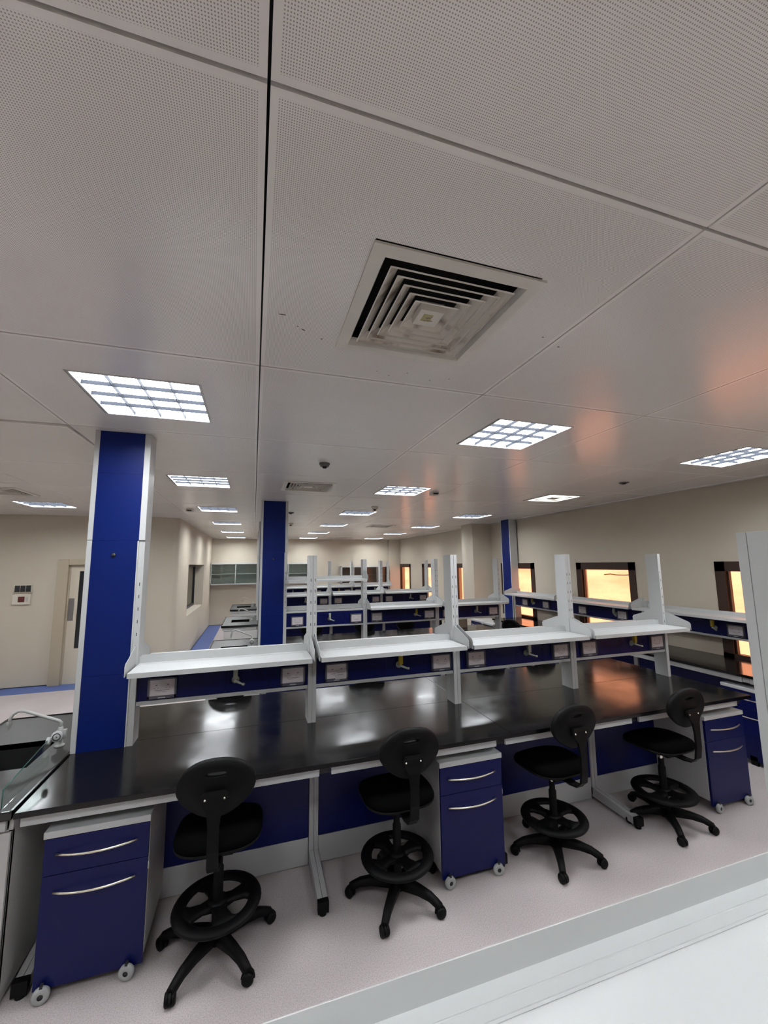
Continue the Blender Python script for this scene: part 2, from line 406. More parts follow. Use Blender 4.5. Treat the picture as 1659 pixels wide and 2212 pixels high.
for (i, j) in lightcells:
    o = L0 if first else copy_tree(L0); first = False
    o.location = (panel_x(i) + PDX / 2 + .01, panel_y(j) + PDY / 2, ZC)
    if i in rowname and j in vis_order:
        o['label'] = 'square white louvred ceiling light, %s of the %s' % (vis_order[j], rowname[i])
    elif (i, j) == (-3, 5): o['label'] = 'louvred ceiling light alone near the door wall, left of the big blue column'
    elif i in rowname: o['label'] = 'louvred ceiling light %s, %s' % ('overhead out of frame' if j == -1 else 'rearmost behind the camera', {-1: 'left row', 1: 'middle row', 3: 'right row'}[i])
    else: o['label'] = 'louvred ceiling light outside the left edge, %s %s' % ({-3: 'inner column', -5: 'outer column'}[i], {-1: 'behind the camera', 1: 'level with the near bench', 5: 'near the door wall'}[j])
    o['group'] = 'square louvred ceiling lights'

# ------------------------------------------------------------------ air diffusers
def make_vent():
    t = thing('ceiling_vent', (0, 0, 0), '', 'air vent')
    b = MB(); H = .302
    def ring(r0, z0, r1, z1, m, bb=b):
        vs = [(-r0, -r0, z0), (r0, -r0, z0), (r0, r0, z0), (-r0, r0, z0), (-r1, -r1, z1), (r1, -r1, z1), (r1, r1, z1), (-r1, r1, z1)]
        bb.add(vs, [(0, 1, 5, 4), (1, 2, 6, 5), (2, 3, 7, 6), (3, 0, 4, 7)], m)
    ring(H, 0, H, -.008, M['vent_frame']); ring(H, -.008, H - .045, -.010, M['vent_frame']); ring(H - .045, -.010, H - .058, .018, M['vent_frame']); ring(H - .058, .018, H - .03, .085, M['dark_gap'])
    b.build('frame', t)
    for k in range(5):
        bb = MB(); r = .228 - k * .035
        ring(r, -.010 + k * .001, r - .004, -.0125 + k * .001, M['vent_frame'], bb)
        ring(r - .004, -.0125 + k * .001, r - .006, -.004 + k * .001, M['vent_frame'], bb)
        ring(r - .006, -.004 + k * .001, r - .040, .021, M['vent'], bb)
        ring(r, -.010 + k * .001, r - .038, .023, M['vent'], bb)
        bb.build('vane', t)
    bb = MB(); r = .047
    ring(r, -.006, r, .03, M['vent_frame'], bb); bb.add([(-r, -r, -.006), (r, -r, -.006), (r, r, -.006), (-r, r, -.006)], [(0, 1, 2, 3)], M['vent_frame'])
    bb.build('centre_plate', t)
    bb = MB(); bb.box(-.30, .30, -.30, .30, .09, .095, M['dark_gap']); bb.build('backing', t)
    return t
V0 = make_vent(); V0.location = (.612, 1.327, ZC); V0['label'] = 'large dusty square air vent nearest the camera, with dark stains and a sticker'
s = MB(); s.box(-.026, .012, -.024, .018, -.0072, -.0062, pm('aged_sticker', (0.42, 0.38, 0.18), .6)); 
for q in range(6):
    x = -.02 + .03 * random.random(); y = -.018 + .03 * random.random()
    s.box(x, x + .004 + .008 * random.random(), y, y + .004, -.0078, -.0073, M['ink'])
s.lathe([(.004, -.0079), (.006, -.0079)], M['ink'], (-.006, -.004, 0), n=14)
stk = s.build('sticker', V0)
def vent_at(cell, lab):
    o = copy_tree(V0); 
    for ch in list(o.children):
        if ch.name.startswith('sticker'): bpy.data.objects.remove(ch)
    o.location = (panel_x(cell[0]) + PDX / 2, panel_y(cell[1]) + PDY / 2, ZC); o['label'] = lab; o['group'] = 'ceiling air vents'
V0['group'] = 'ceiling air vents'
vent_at((0, 3), 'square air vent in the ceiling just before the second blue column')
vent_at((3, 3), 'square air vent near the window wall, seen edge-on on the right')
vent_at((-3, 4), 'square air vent at the left edge before the lone left light')
vent_at((2, 7), 'small distant air vent between the middle and right rows of lights')
vent_at((0, -2), 'square air vent behind the camera')
vent_at((2, 11), 'farthest air vent close to the back wall')

# detectors and small ceiling items
def detector(x, y, lab, m=M['detector'], r=.05, deep=.03, cat='detector', name='smoke_detector'):
    t = thing(name, (x, y, ZC), lab, cat)
    MB().lathe([(0, 0), (r, 0), (r, -deep * .4), (r * .85, -deep * .5), (r * .8, -deep), (0, -deep)], m, n=20).build('base', t)
    MB().lathe([(r * .45, -deep), (r * .35, -deep * 1.5), (0, -deep * 1.6)], M['dark_gap'], n=14).build('sensor', t)
detector(.607, 3.70, 'small dark round detector on the ceiling past the large vent', M['darkdet'])
detector(1.878, 6.36, 'white smoke detector between two middle-row lights', M['ivory'], .055, .045)
detector(4.229, 3.694, 'flat dark ceiling plate near the window wall', M['darkdet'], .055, .012, 'ceiling plate', 'ceiling_plate')
detector(.611, 7.43, 'small dark detector right of the second blue column', M['darkdet'], .06, .02)
detector(.774, 9.36, 'white smoke detector farther behind the second blue column', M['ivory'], .06, .04)
for (x, y, lab) in ((2.28, 4.90, 'small white box speaker beside a middle-row light'), (-1.05, 7.42, 'small white box speaker on the ceiling right of the first column')):
    t = thing('ceiling_box', (x, y, ZC), lab, 'ceiling box')
    MB().box(-.05, .05, -.05, .05, -.035, 0, M['ivory']).build('housing', t, .004); MB().box(-.035, .035, -.0515, -.05, -.03, -.012, M['dark_gap']).build('grille', t)
st = MB()
for (x, y, a, L_) in ((.164, 1.547, .5, .022), (.245, 1.593, -.3, .010), (1.132, 1.315, .2, .012), (.077, 1.468, -.1, .030), (.14, 1.53, .1, .008), (.70, 1.78, .3, .008), (.62, 1.83, .9, .008), (.84, 1.82, .0, .009), (.93, 1.78, .4, .010), (.55, 1.80, .6, .005), (1.25, 1.36, .2, .015)):
    c_, s_ = math.cos(a), math.sin(a); w_ = .0035
    st.add([(x + c_ * L_ * u - s_ * w_ * v, y + s_ * L_ * u + c_ * w_ * v, ZC - .0006) for (u, v) in ((-.5, -.6), (.1, -1), (.5, -.2), (.4, .8), (-.3, 1))], [(0, 1, 2, 3, 4)], pm('brown_spot', (.10, .06, .045), .8))
tag(st.build('ceiling_spots'), 'scattered brown specks and scuffs on the ceiling around the large vent', 'stain', kind='stuff')

# ------------------------------------------------------------------ laboratory furniture
ZT = 0.862      # worktop top
def leg_frame(name, x, Yf, parent, sgn=1, half=False):
    """C-shaped leg: Yf = front face of the post; sgn=1 foot goes to -Y"""
    w = .031; b = MB(); m = M['grey_steel']; f = lambda y: Yf - sgn * y
    def bx(xa, xb, ya, yb, za, zb, mm=m): b.box(xa, xb, min(f(ya), f(yb)), max(f(ya), f(yb)), za, zb, mm)
    for (xa, xb) in ((x - w, x - .001), (x + .001, x + w)):
        bx(xa, xb, -.06, 0, .03, ZT - .035)
        vs = []
        for (yy, za, zb) in ((-.06, .025, .10), (0.0, .025, .10), (.39, .022, .075)):
            vs += [(xa, f(yy), za), (xb, f(yy), za), (xb, f(yy), zb), (xa, f(yy), zb)]
        b.add(vs, [(0, 1, 2, 3), (8, 9, 10, 11)] + [(k * 4 + q, k * 4 + (q + 1) % 4, (k + 1) * 4 + (q + 1) % 4, (k + 1) * 4 + q) for k in (0, 1) for q in range(4)], m)
        bx(xa, xb, 0, .43, ZT - .085, ZT - .035)
    o = b.build(name, parent, .002, 1)
    b = MB(); bx2 = lambda xa, xb, ya, yb, za, zb: b.box(xa, xb, min(f(ya), f(yb)), max(f(ya), f(yb)), za, zb, M['black_plastic'])
    bx2(x - w - .001, x + w + .001, .39, .425, .018, .077); b.lathe([(.022, 0), (.022, .012), (.008, .014), (.008, .02)], M['black_plastic'], (x, f(.40), 0), n=14)
    b.build('foot_cap', o)
    b = MB(); b.box(x - w, x + w, min(f(.43), f(.437)), max(f(.43), f(.437)), ZT - .083, ZT - .036, M['dark_metal']); b.build('arm_cap', o)
    return o

def worktop(name, x0, x1, y0, y1, parent, m=None, z=None, bev=.004):
    z = z or ZT
    return MB().box(x0, x1, y0, y1, z - .028, z, m or M['worktop']).build(name, parent, bev, 2)

def tap(x, y, z, kind, parent, name='gas_tap', d=(0, -1)):
    """service tap on a panel facing direction d"""
    b = MB(); hm = M['tap_yellow'] if kind == 'y' else M['tap_grey']
    b.lathe([(0, -.001), (.026, -.001), (.026, -.008), (.018, -.012), (.010, -.03), (.010, -.055), (0, -.055)], M['tap_grey'], (0, 0, 0), 'Y', 18)
    b.box(-.015, .015, -.062, -.034, .012, .085, hm)
    b.tube([(0, -.045, 0), (.03, -.06, -.012), (.055, -.075, -.02)], [.009, .008, .006], M['tap_grey'], 10)
    b.tube([(.05, -.072, -.018), (.062, -.078, -.022)], [.011, .008], M['tap_grey'], 10)
    o = b.build(name, parent, .0015, 1)
    o.location = (x, y, z); o.rotation_euler = (0, 0, math.atan2(d[0], -d[1]) if d[0] == 0 else (-PI / 2 if d[0] < 0 else PI / 2))
    return o
SOCK = {}
def socket(x, y, z, parent, extra=False, rz=0):
    """double socket plate in a clear-lidded frame, centre x,z on plane y facing -Y"""
    key = extra
    if key in SOCK:
        o = SOCK[key].copy(); COL.objects.link(o)
    else:
        b = MB(); w, h = .0875, .066
        for (a0, a1, c0, c1) in ((-w, w, -h, -h + .020), (-w, w, h - .010, h), (-w, -w + .012, -h, h), (w - .012, w, -h, h)):
            b.box(a0, a1, -.026, 0, c0, c1, M['plate_frame'])
        b.box(-w + .012, w - .012, -.022, -.001, -h + .02, h - .01, M['plate'])
        for sx in (-.035, .035):
            b.box(sx - .006, sx + .006, -.0228, -.022, .018, .024, M['ink'])
            b.box(sx - .012, sx - .007, -.0228, -.022, 0.0, .004, M['ink']); b.box(sx + .007, sx + .012, -.0228, -.022, 0.0, .004, M['ink'])
        b.box(-.045, .045, -.0226, -.022, -.014, -.011, M['ink']); b.box(-.03, .025, -.0226, -.022, -.023, -.021, M['ink'])
        b.box(-.022, .022, -.0275, -.026, -h + .004, -h + .010, M['white_steel'])
        if extra:
            b.box(-.012, .072, -.030, -.0265, -.052, .016, M['paper'])
            b.box(.0, .06, -.0306, -.030, -.004, -.001, M['ink']); b.box(.005, .05, -.0306, -.030, -.02, -.017, M['ink'])
        o = b.build('socket_cover', None, .001, 1); SOCK[key] = o
    o.parent = parent; o.location = (x, y, z); o.rotation_euler = (0, 0, rz)
    return o

def shelf_unit(rack, xa, xb, Yf, z, front=True):
    """tray shelf between the bracket planes xa..xb, on the front (-Y) or rear of the posts"""
    s = 1 if front else -1
    yc = Yf + .07
    f = lambda d: (Yf - d) if front else (Yf + .14 + d)       # d: distance out from the post face
    b = MB(); m = M['white_steel']; x0, x1 = xa + .012, xb - .012
    def bx(xa_, xb_, da, db, za, zb): b.box(xa_, xb_, min(f(da), f(db)), max(f(da), f(db)), za, zb, m)
    fr, bk = .245, -.052
    # folded tray: rim, shallow bead, sunk floor, lip and upstand as one swept profile
    rim = .032
    def quad(x0_, x1_, d0, d1, z_): return [(x0_, f(d0), z_), (x1_, f(d0), z_), (x1_, f(d1), z_), (x0_, f(d1), z_)]
    o1 = quad(x0, x1, bk, fr, z); i1 = quad(x0 + rim, x1 - rim, bk + rim, fr - rim, z); i2 = quad(x0 + rim + .018, x1 - rim - .018, bk + rim + .018, fr - rim - .018, z - .0022)
    b.add(o1 + i1 + i2, [(k, (k + 1) % 4, 4 + (k + 1) % 4, 4 + k) for k in range(4)] + [(4 + k, 4 + (k + 1) % 4, 8 + (k + 1) % 4, 8 + k) for k in range(4)] + [(8, 9, 10, 11)], m)
    bx(x0, x1, fr - .0015, fr, z - .030, z); bx(x0, x0 + .0015, bk, fr, z - .030, z); bx(x1 - .0015, x1, bk, fr, z - .030, z)
    bx(x0, x1, fr - .02, fr - .0015, z - .030, z - .0285)
    bx(x0, x1, bk, bk + .0018, z - .02, z + .046)
    for dd in (bk + .030, bk + .053):
        ya_, yb_, yc_ = f(dd - .0025), f(dd), f(dd + .0025)
        b.add([(x0 + .03, ya_, z), (x0 + .03, yb_, z + .0012), (x0 + .03, yc_, z - .0015), (x1 - .03, ya_, z), (x1 - .03, yb_, z + .0012), (x1 - .03, yc_, z - .0015)], [(0, 1, 4, 3), (1, 2, 5, 4)], m)
    bx(x0 + .01, x1 - .01, bk + .01, fr - .01, z - .012, z - .0105)
    sh = b.build('shelf', rack)
    for x in (xa, xb):
        b = MB(); t = .0015
        pts = [(f(-.02), z - .02), (f(fr + .002), z - .02), (f(fr + .002), z + .038), (f(fr - .012), z + .055), (f(.010), z + .130), (f(-.02), z + .130)]
        b.prism(pts, 0, x - t, x + t, m)
        b.build('bracket', sh)
    return sh

def post(rack, x0, x1, Yf, z0, z1, name='upright', seam=False):
    b = MB(); m = M['white_steel']; two = (x1 - x0) > .045
    parts = [(x0, (x0 + x1) / 2 - .0012), ((x0 + x1) / 2 + .0012, x1)] if two else [(x0, x1)]
    if seam:
        for (a, c) in parts: b.box(a, c, Yf, Yf + .116, z0, z1, m); b.box(a, c, Yf + .1175, Yf + .14, z0, z1, m); b.box(a + .003, c - .003, Yf + .1, Yf + .13, z0, z1 - .002, m)
    else:
        for (a, c) in parts: b.box(a, c, Yf, Yf + .14, z0, z1, m)
    if two: b.box((x0 + x1) / 2 - .0012, (x0 + x1) / 2 + .0012, Yf + .006, Yf + .134, z0, z1, m)
    z = z0 + .50
    if z1 > 2.0:
        z = 1.90
        while z > 1.40:
            for (a, c) in parts:
                cx = (a + c) / 2
                for yy in (Yf - .0004, Yf + .1396): b.box(cx - .0022, cx + .0022, yy, yy + .0008, z - .011, z + .011, M['dark_gap'])
            z -= .083
    return b.build(name, rack, .0015, 1)

def bench_row(tagword, Yf, xs, first_half, sink_x, taps, raised=None, ends=True, prefix_label='', rear=True, colx=None, dist_words=''):
    """xs: post centre positions, the first and last posts are half width"""
    n = len(xs) - 1
    x_left = sink_x if sink_x is not None else xs[0] - .05
    x_right = xs[-1] + .075
    y0, y1 = Yf - .65, Yf + .82
    if not rear: y1 = Yf + .16
    # --- bench
    bench = thing('lab_bench', (xs[0], y0, 0), 'long black-topped bench with blue panels, ' + tagword, 'lab bench', 'island lab benches with black tops')
    off = Vector((-xs[0], -y0, 0))
    def place(o): o.location = Vector(o.location) + off; return o
    ymid = Yf + .085
    cuts = [x_left, x_left + (x_right - x_left) / 2 + .18, x_right]
    for k in range(2):
        place(worktop('worktop', cuts[k] + .0006, cuts[k + 1] - .0006, y0, ymid - .0006, bench, bev=.002))
        if rear: place(worktop('worktop', cuts[k] + .0006, cuts[k + 1] - .0006, ymid + .0006, y1, bench, bev=.002))
    legx = [x_left + .055] + list(xs[1:-1]) + [xs[-1] - .01]
    sides = [(Yf - .15, 1)] + ([(Yf + .32, -1)] if rear else [])
    for (yl, sg) in sides:
        for x in legx: place(leg_frame('leg', x, yl, bench, sg))
        yfr = yl - sg * .46
        for k in range(len(legx) - 1):
            xa = legx[k] + .036 if k else x_left + .014
            xb = legx[k + 1] - .036
            ap = MB().box(xa, xb, min(yfr, yfr + sg * .02), max(yfr, yfr + sg * .02), ZT - .085, ZT - .032, M['white_steel']).build('apron', bench, .002, 1); place(ap)
            ya, yb = sorted((yl + sg * .012, yl + sg * .030))
            place(MB().box(legx[k] + .033, legx[k + 1] - .033, ya, yb, .175, ZT - .035, M['blue']).build('modesty_panel', bench, .001, 1))
            place(MB().box(legx[k] + .033, legx[k + 1] - .033, ya, yb, .006, .172, M['grey_steel']).build('kick_plate', bench, .002, 1))
    # --- reagent rack standing on the bench
    rack = thing('reagent_rack', (xs[0], Yf, ZT), 'white shelf rack standing on the %s' % dist_words, 'shelf rack', 'white shelf racks on the benches')
    off = Vector((-xs[0], -Yf, -ZT))
    zt = 2.09
    for k, x in enumerate(xs):
        if k == 0 and first_half: o = post(rack, x - .006, x + .030, Yf, ZT, 2.198)
        elif k == n and first_half is not None: o = post(rack, x - .034, x, Yf, ZT, zt)
        else: o = post(rack, x - .030, x + .030, Yf, ZT, zt, seam=not rear)
        place(o)
    for k in range(n):
        xa = xs[k] + .031; xb = xs[k + 1] - (.031 if k < n - 1 else .035)
        r = MB(); r.box(xa, xb, Yf + .012, Yf + .10, 1.103, 1.127, M['white_steel']); r.box(xa, xb, Yf + .012, Yf + .10, 1.322, 1.345, M['white_steel'])
        place(r.build('rail', rack, .001, 1))
        W = xb - xa; s1, s2 = xa + W * .49, xa + W * .745
        p = MB()
        for (a, c) in ((xa, s1), (s1 + .0015, s2), (s2 + .0015, xb)): p.box(a, c, Yf + .020, Yf + .034, 1.127, 1.322, M['blue'])
        if rear:
            p.box(xa, xb, Yf + .10, Yf + .12, 1.127, 1.322, M['blue'])
        p = p.build('service_panel', rack, .0006, 1); place(p)
        tk, tx = taps[k]
        socket(xa + .155, Yf + .020, 1.206, p, extra=(k == 1 and Yf < 4)); socket(xb - .11, Yf + .020, 1.206, p)
        if tk: tap(xs[k] + tx, Yf + .020, 1.215, tk, p)
        hb = MB(); hb.lathe([(0, 0), (.008, 0), (.008, .004)], M['dark_gap'], (xs[k] + tx + .17, Yf + .0195, 1.235), 'Y', 10); hb.build('blank_hole', p)
        z = 1.37
        if raised and k == raised[0]: z = raised[1]
        place(shelf_unit(rack, xs[k] + .018, xs[k + 1] - (.018 if k < n - 1 else .004 - .008), Yf, z))
        if rear: place(shelf_unit(rack, xs[k] + .018, xs[k + 1] - (.018 if k < n - 1 else .004 - .008), Yf, 1.37, front=False))
    return bench, rack

def service_column(x0, x1, Yf, label):
    t = thing('service_column', (x0, Yf, ZT), label, 'column', 'blue and white service columns')
    def L(o): o.location = Vector(o.location) - Vector((x0, Yf, ZT)); return o
    b = MB(); m = M['white_steel']; z1 = ZC - .001
    for (za, zb) in ((ZT, 2.196), (2.199, z1)):
        b.box(x0, x0 + .030, Yf - .008, Yf + .15, za, zb, m)
        if za > 2: b.box(x1 - .038, x1, Yf - .008, Yf + .15, za, zb, m)
        else: b.box(x1 - .045, x1 - .036, Yf - .008, Yf + .15, za, zb, m)
    L(b.build('frame', t, .0015, 1))
    z = ZT
    for zb in (1.32, 2.197, 2.66, z1):
        L(MB().box(x0 + .030, x1 - .038, Yf - .004, Yf + .012, z + .0006, zb - .0006, M['blue_col']).build('panel', t)); z = zb
    L(MB().box(x0 + .030, x1 - .04, Yf + .138, Yf + .15, ZT, z1, M['blue_col']).build('rear_panel', t))
    L(MB().lathe([(0, -.002), (.013, -.002), (.013, -.010), (.006, -.014), (0, -.014)], M['dark_metal'], ((x0 + x1) / 2 - .01, Yf - .003, 2.10), 'Y', 14).build('knob', t))
    return t

def swan_tap(parent, x, y, z, dx):
    """bench tap with a long swan spout reaching in direction dx; lever knob"""
    b = MB(); m = M['tap_enamel']
    b.lathe([(0, 0), (.030, 0), (.030, .008), (.018, .015), (.016, .10), (.012, .12), (0, .12)], m, (0, 0, 0), n=18)
    b.box(-.02, .035, -.012, .012, .05, .10, m)
    o = b.build('tap', parent, .001, 1); o.location = (x, y, z)
    pts = [(0, 0, .10), (0, 0, .145), (dx * .012, 0, .156), (dx * .03, 0, .164), (dx * .195, 0, .236), (dx * .218, 0, .243), (dx * .24, 0, .242), (dx * .262, 0, .228), (dx * .275, 0, .205), (dx * .278, 0, .175)]
    b = MB(); b.tube(pts, .0095, m, 12); b.lathe([(.013, .185), (.013, .160), (.008, .155), (.006, .135)], m, (dx * .278, 0, 0), n=14); b.build('spout', o)
    b = MB(); b.lathe([(0, -.055), (.031, -.055), (.034, -.045), (.024, -.03), (.008, -.02), (.008, 0)], M['white_steel'], (0, 0, .075), 'Y', 20)
    b.lathe([(.018, -.0556), (.023, -.0556)], M['dark_gap'], (0, 0, .075), 'Y', 20); b.lathe([(0, -.0556), (.004, -.0556)], M['dark_gap'], (0, 0, .075), 'Y', 12)
    b.build('knob', o)
    return o

def sink_unit(x0, x1, Yf, label, guard=False):
    y0, y1 = Yf - .65, Yf + .82
    t = thing('sink_bench', (x0, y0, 0), label, 'sink', 'sink units at the left ends of the benches')
    def L(o): o.location = Vector(o.location) - Vector((x0, y0, 0)); return o
    b = MB(); z0, z1 = ZT - .028, ZT + .006; m = M['sinktop']
    hx0, hx1, hy0, hy1 = x0 + .15, x1 - .165, Yf - .14, Yf + .28
    b.box(x0, x1, y0, hy0, z0, z1, m); b.box(x0, x1, hy1, y1, z0, z1, m); b.box(x0, hx0, hy0, hy1, z0, z1, m); b.box(hx1, x1, hy0, hy1, z0, z1, m)
    for (a0, a1, c0, c1) in ((x0, x0 + .012, y0, y1), (x1 - .012, x1, y0, y1), (x0, x1, y0, y0 + .012), (x0, x1, y1 - .012, y1)):
        b.box(a0, a1, c0, c1, z0 + .002, z1 + .006, M['worktop'])
    L(b.build('worktop', t, .0015, 1))
    b = MB(); bz = ZT - .26; k = M['dark_gap']
    b.box(hx0, hx1, hy0, hy1, bz - .005, bz, k)
    for (a0, a1, c0, c1) in ((hx0 - .004, hx0, hy0, hy1), (hx1, hx1 + .004, hy0, hy1), (hx0, hx1, hy0 - .004, hy0), (hx0, hx1, hy1, hy1 + .004)): b.box(a0, a1, c0, c1, bz, z1 - .002, k)
    L(b.build('basin', t))
    b = MB(); cs = M['cabinet_side']; xa, xb, ya, yb = x0 + .05, x1 - .006, y0 + .045, y1 - .05
    for (a0, a1, c0, c1, e0, e1) in ((xa, xb, ya, ya + .018, .10, ZT - .09), (xa, xb, yb - .018, yb, .02, z0), (xa, xa + .018, ya, yb, .02, z0), (xb - .018, xb, ya, yb, .02, z0), (xa + .04, xb - .04, ya + .05, ya + .06, 0, .10)): b.box(a0, a1, c0, c1, e0, e1, cs)
    L(b.build('cabinet', t, .001, 1))
    L(MB().box(x0 + .02, x1 - .03, y0 + .025, y0 + .045, ZT - .085, ZT - .032, M['white_steel']).build('rail', t, .001, 1))
    L(MB().box(xa + .004, xb - .004, ya - .017, ya - .001, .105, ZT - .095, cs).build('door', t, .001, 1))
    tp = swan_tap(t, x1 - .11, Yf + .14, z1, -1); L(tp)
    tp.rotation_euler = (0, 0, 0)
    if guard:
        b = MB(); gx = x1 - .055; yb_ = Yf - .17; ya_ = y0 + .03
        b.prism([(ya_, z1 + .004), (yb_ + .02, z1 + .004), (yb_ + .02, z1 + .165), (yb_ - .02, z1 + .150), (ya_ - .0, z1 + .095)], 0, gx - .002, gx + .002, M['clear_glass'])
        g = L(b.build('splash_screen', t))
        b = MB(); e = pm('green_glass_edge', (.02, .10, .08), .2)
        b.tube([(gx, ya_, z1 + .004), (gx, ya_, z1 + .095), (gx, yb_ - .02, z1 + .150)], .0022, e, 6); b.build('screen_edge', g)
        b = MB(); b.lathe([(0, -.012), (.020, -.012), (.020, .006), (0, .006)], M['white_steel'], (gx, yb_ + .01, z1 + .14), 'X', 20)
        b.lathe([(.0105, .0066), (.0135, .0066)], M['dark_gap'], (gx, yb_ + .01, z1 + .14), 'X', 20); b.lathe([(0, .0066), (.004, .0066)], M['dark_gap'], (gx, yb_ + .01, z1 + .14), 'X', 12)
        b.build('clamp', g)
    return t

R1, R2, R3, R4 = 3.18, 6.13, 9.15, 12.15
XS1 = [-.75, .44, 1.645, 2.85, 4.035]
XS2 = [.44, 1.645, 2.85, 4.035]
bench_row('nearest island with four chairs along its front', R1, XS1, True, -1.055, [('g', .65), ('y', .695), ('g', .70), ('y', .72)], dist_words='nearest island bench')
bench_row('second island from the camera', R2, XS2, True, .12, [('g', .655), ('y', .83), ('g', .71)], raised=(0, 1.80), dist_words='second island bench, one shelf set higher')
bench_row('third island from the camera', R3, XS2, True, .12, [('g', .66), ('g', .80), ('g', .71)], dist_words='third island bench')
bench_row('farthest island', R4, XS2, True, .12, [('g', .66), ('y', .8), ('g', .71)], dist_words='farthest island bench')
bench_row('under the camera in the foreground', .59, [-.55, 1.23, 2.45, 3.65], None, -.65, [('g', .66), ('g', .70), ('g', .71)], dist_words='foreground bench, its tray filling the bottom right corner', rear=False)
service_column(-1.062, -.720, R1 - .002, 'tall blue column panel with white frame on the nearest bench at left')
for (Y, lab) in ((R2, 'blue service column with white frame at the left end of the second bench'), (R3, 'blue service column just showing behind the second bench column'), (R4, 'farthest blue service column, a dark sliver at left of the others')):
    service_column(.088, .470, Y - .002, lab)
sink_unit(-1.76, -1.062, R1, 'black-topped sink unit with swan-neck tap and glass screen at the lower left', guard=True)
sink_unit(-.56, .112, R2, 'black sink top half hidden behind the near shelf, left of the second bench')
sink_unit(-.56, .112, R3, 'middle of the three far sink units with black basin slot')
sink_unit(-.56, .112, R4, 'farthest sink unit, below the glass wall cabinets')

# ------------------------------------------------------------------ mobile pedestals
def make_pedestal():
    """front face at y=0 looking to -Y, x 0..0.46"""
    t = thing('mobile_pedestal', (0, 0, 0), '', 'drawer unit', 'blue-fronted mobile drawer units')
    W, D, zb, zt = .46, .50, .075, .700
    b = MB(); cs = M['cabinet_side']
    b.box(0, .016, .02, D, zb, zt, cs); b.box(W - .016, W, .02, D, zb, zt, cs); b.box(.016, W - .016, D - .016, D, zb, zt, cs); b.box(.016, W - .016, .02, D, zb, zb + .016, cs)
    b.build('body', t, .001, 1)
    MB().box(-.003, W + .003, -.004, D + .003, zt, zt + .032, M['white_steel']).build('top', t, .002, 1)
    def handle(par, z):
        h = MB(); pts = [(W / 2 + (W / 2 - .055) * u, -.004 - .036 * (1 - u * u), z) for u in [-1 + i / 6 for i in range(13)]]
        h.tube(pts, .0055, M['handle'], 8); h.build('handle', par)
    d = MB().box(.002, W - .002, 0, .019, .5325, zt - .004, M['blue']).build('drawer', t, .001, 1); handle(d, .625)
    d = MB().box(.002, W - .002, 0, .019, .043, .5295, M['blue']).build('door', t, .001, 1); handle(d, .455)
    hg = MB()
    for z in (.47, .12): hg.box(W - .001, W + .0025, .004, .017, z, z + .035, M['white_steel'])
    hg.build('hinge', t)
    for (x, y) in ((.045, -.018), (W - .065, -.018), (.055, D - .07), (W - .055, D - .07)):
        c = MB(); r = .0355
        c.box(-.006, .006, -.010, .010, r * 1.9, .08, M['dark_metal'])
        c.lathe([(.012, -.012), (.0185, -.014), (.030, -.013), (r, -.007), (r, .007), (.030, .013), (.0185, .014), (.012, .012)], M['tyre'], (0, 0, r), 'Y', 22)
        c.lathe([(0, -.010), (.0165, -.010), (.0165, .010), (0, .010)], M['dark_metal'], (0, 0, r), 'Y', 14)
        o = c.build('caster', t); o.location = (x, y, 0); o.rotation_euler = (0, 0, random.uniform(-.3, .3))
    return t
P0 = make_pedestal()
def ped(x, y, rz, lab, drawer_out=0.0):
    global P0u
    o = P0 if not P0.get('label') else copy_tree(P0)
    o.location = (x, y, 0); o.rotation_euler = (0, 0, rz); o['label'] = lab
    if drawer_out:
        for ch in o.children:
            if ch.name.startswith('drawer'): ch.location.y = -drawer_out
    return o
ped(-.938, 2.575, 0, 'blue-fronted drawer unit on casters at the far left under the near bench')
ped(1.183, 2.575, 0, 'blue-fronted drawer unit between the second and third near chairs')
ped(3.585, 2.575, 0, 'blue-fronted drawer unit right of the fourth near chair')
ped(4.775, 3.215, -PI / 2, 'blue drawer unit under the window bench, cut by the foreground post')
ped(4.83, 8.56, -PI / 2, 'closed blue drawer unit standing between the wall pier and the open drawer unit')
po = ped(4.79, 8.06, -PI / 2, 'drawer unit past the window bench with its drawer pulled out', .13)
bxo = MB(); bxo.box(.02, .44, -.11, .30, .55, .555, M['white_steel']); bxo.box(.02, .028, -.11, .30, .55, .66, M['white_steel']); bxo.box(.432, .44, -.11, .30, .55, .66, M['white_steel']); bxo.build('drawer_box', po)

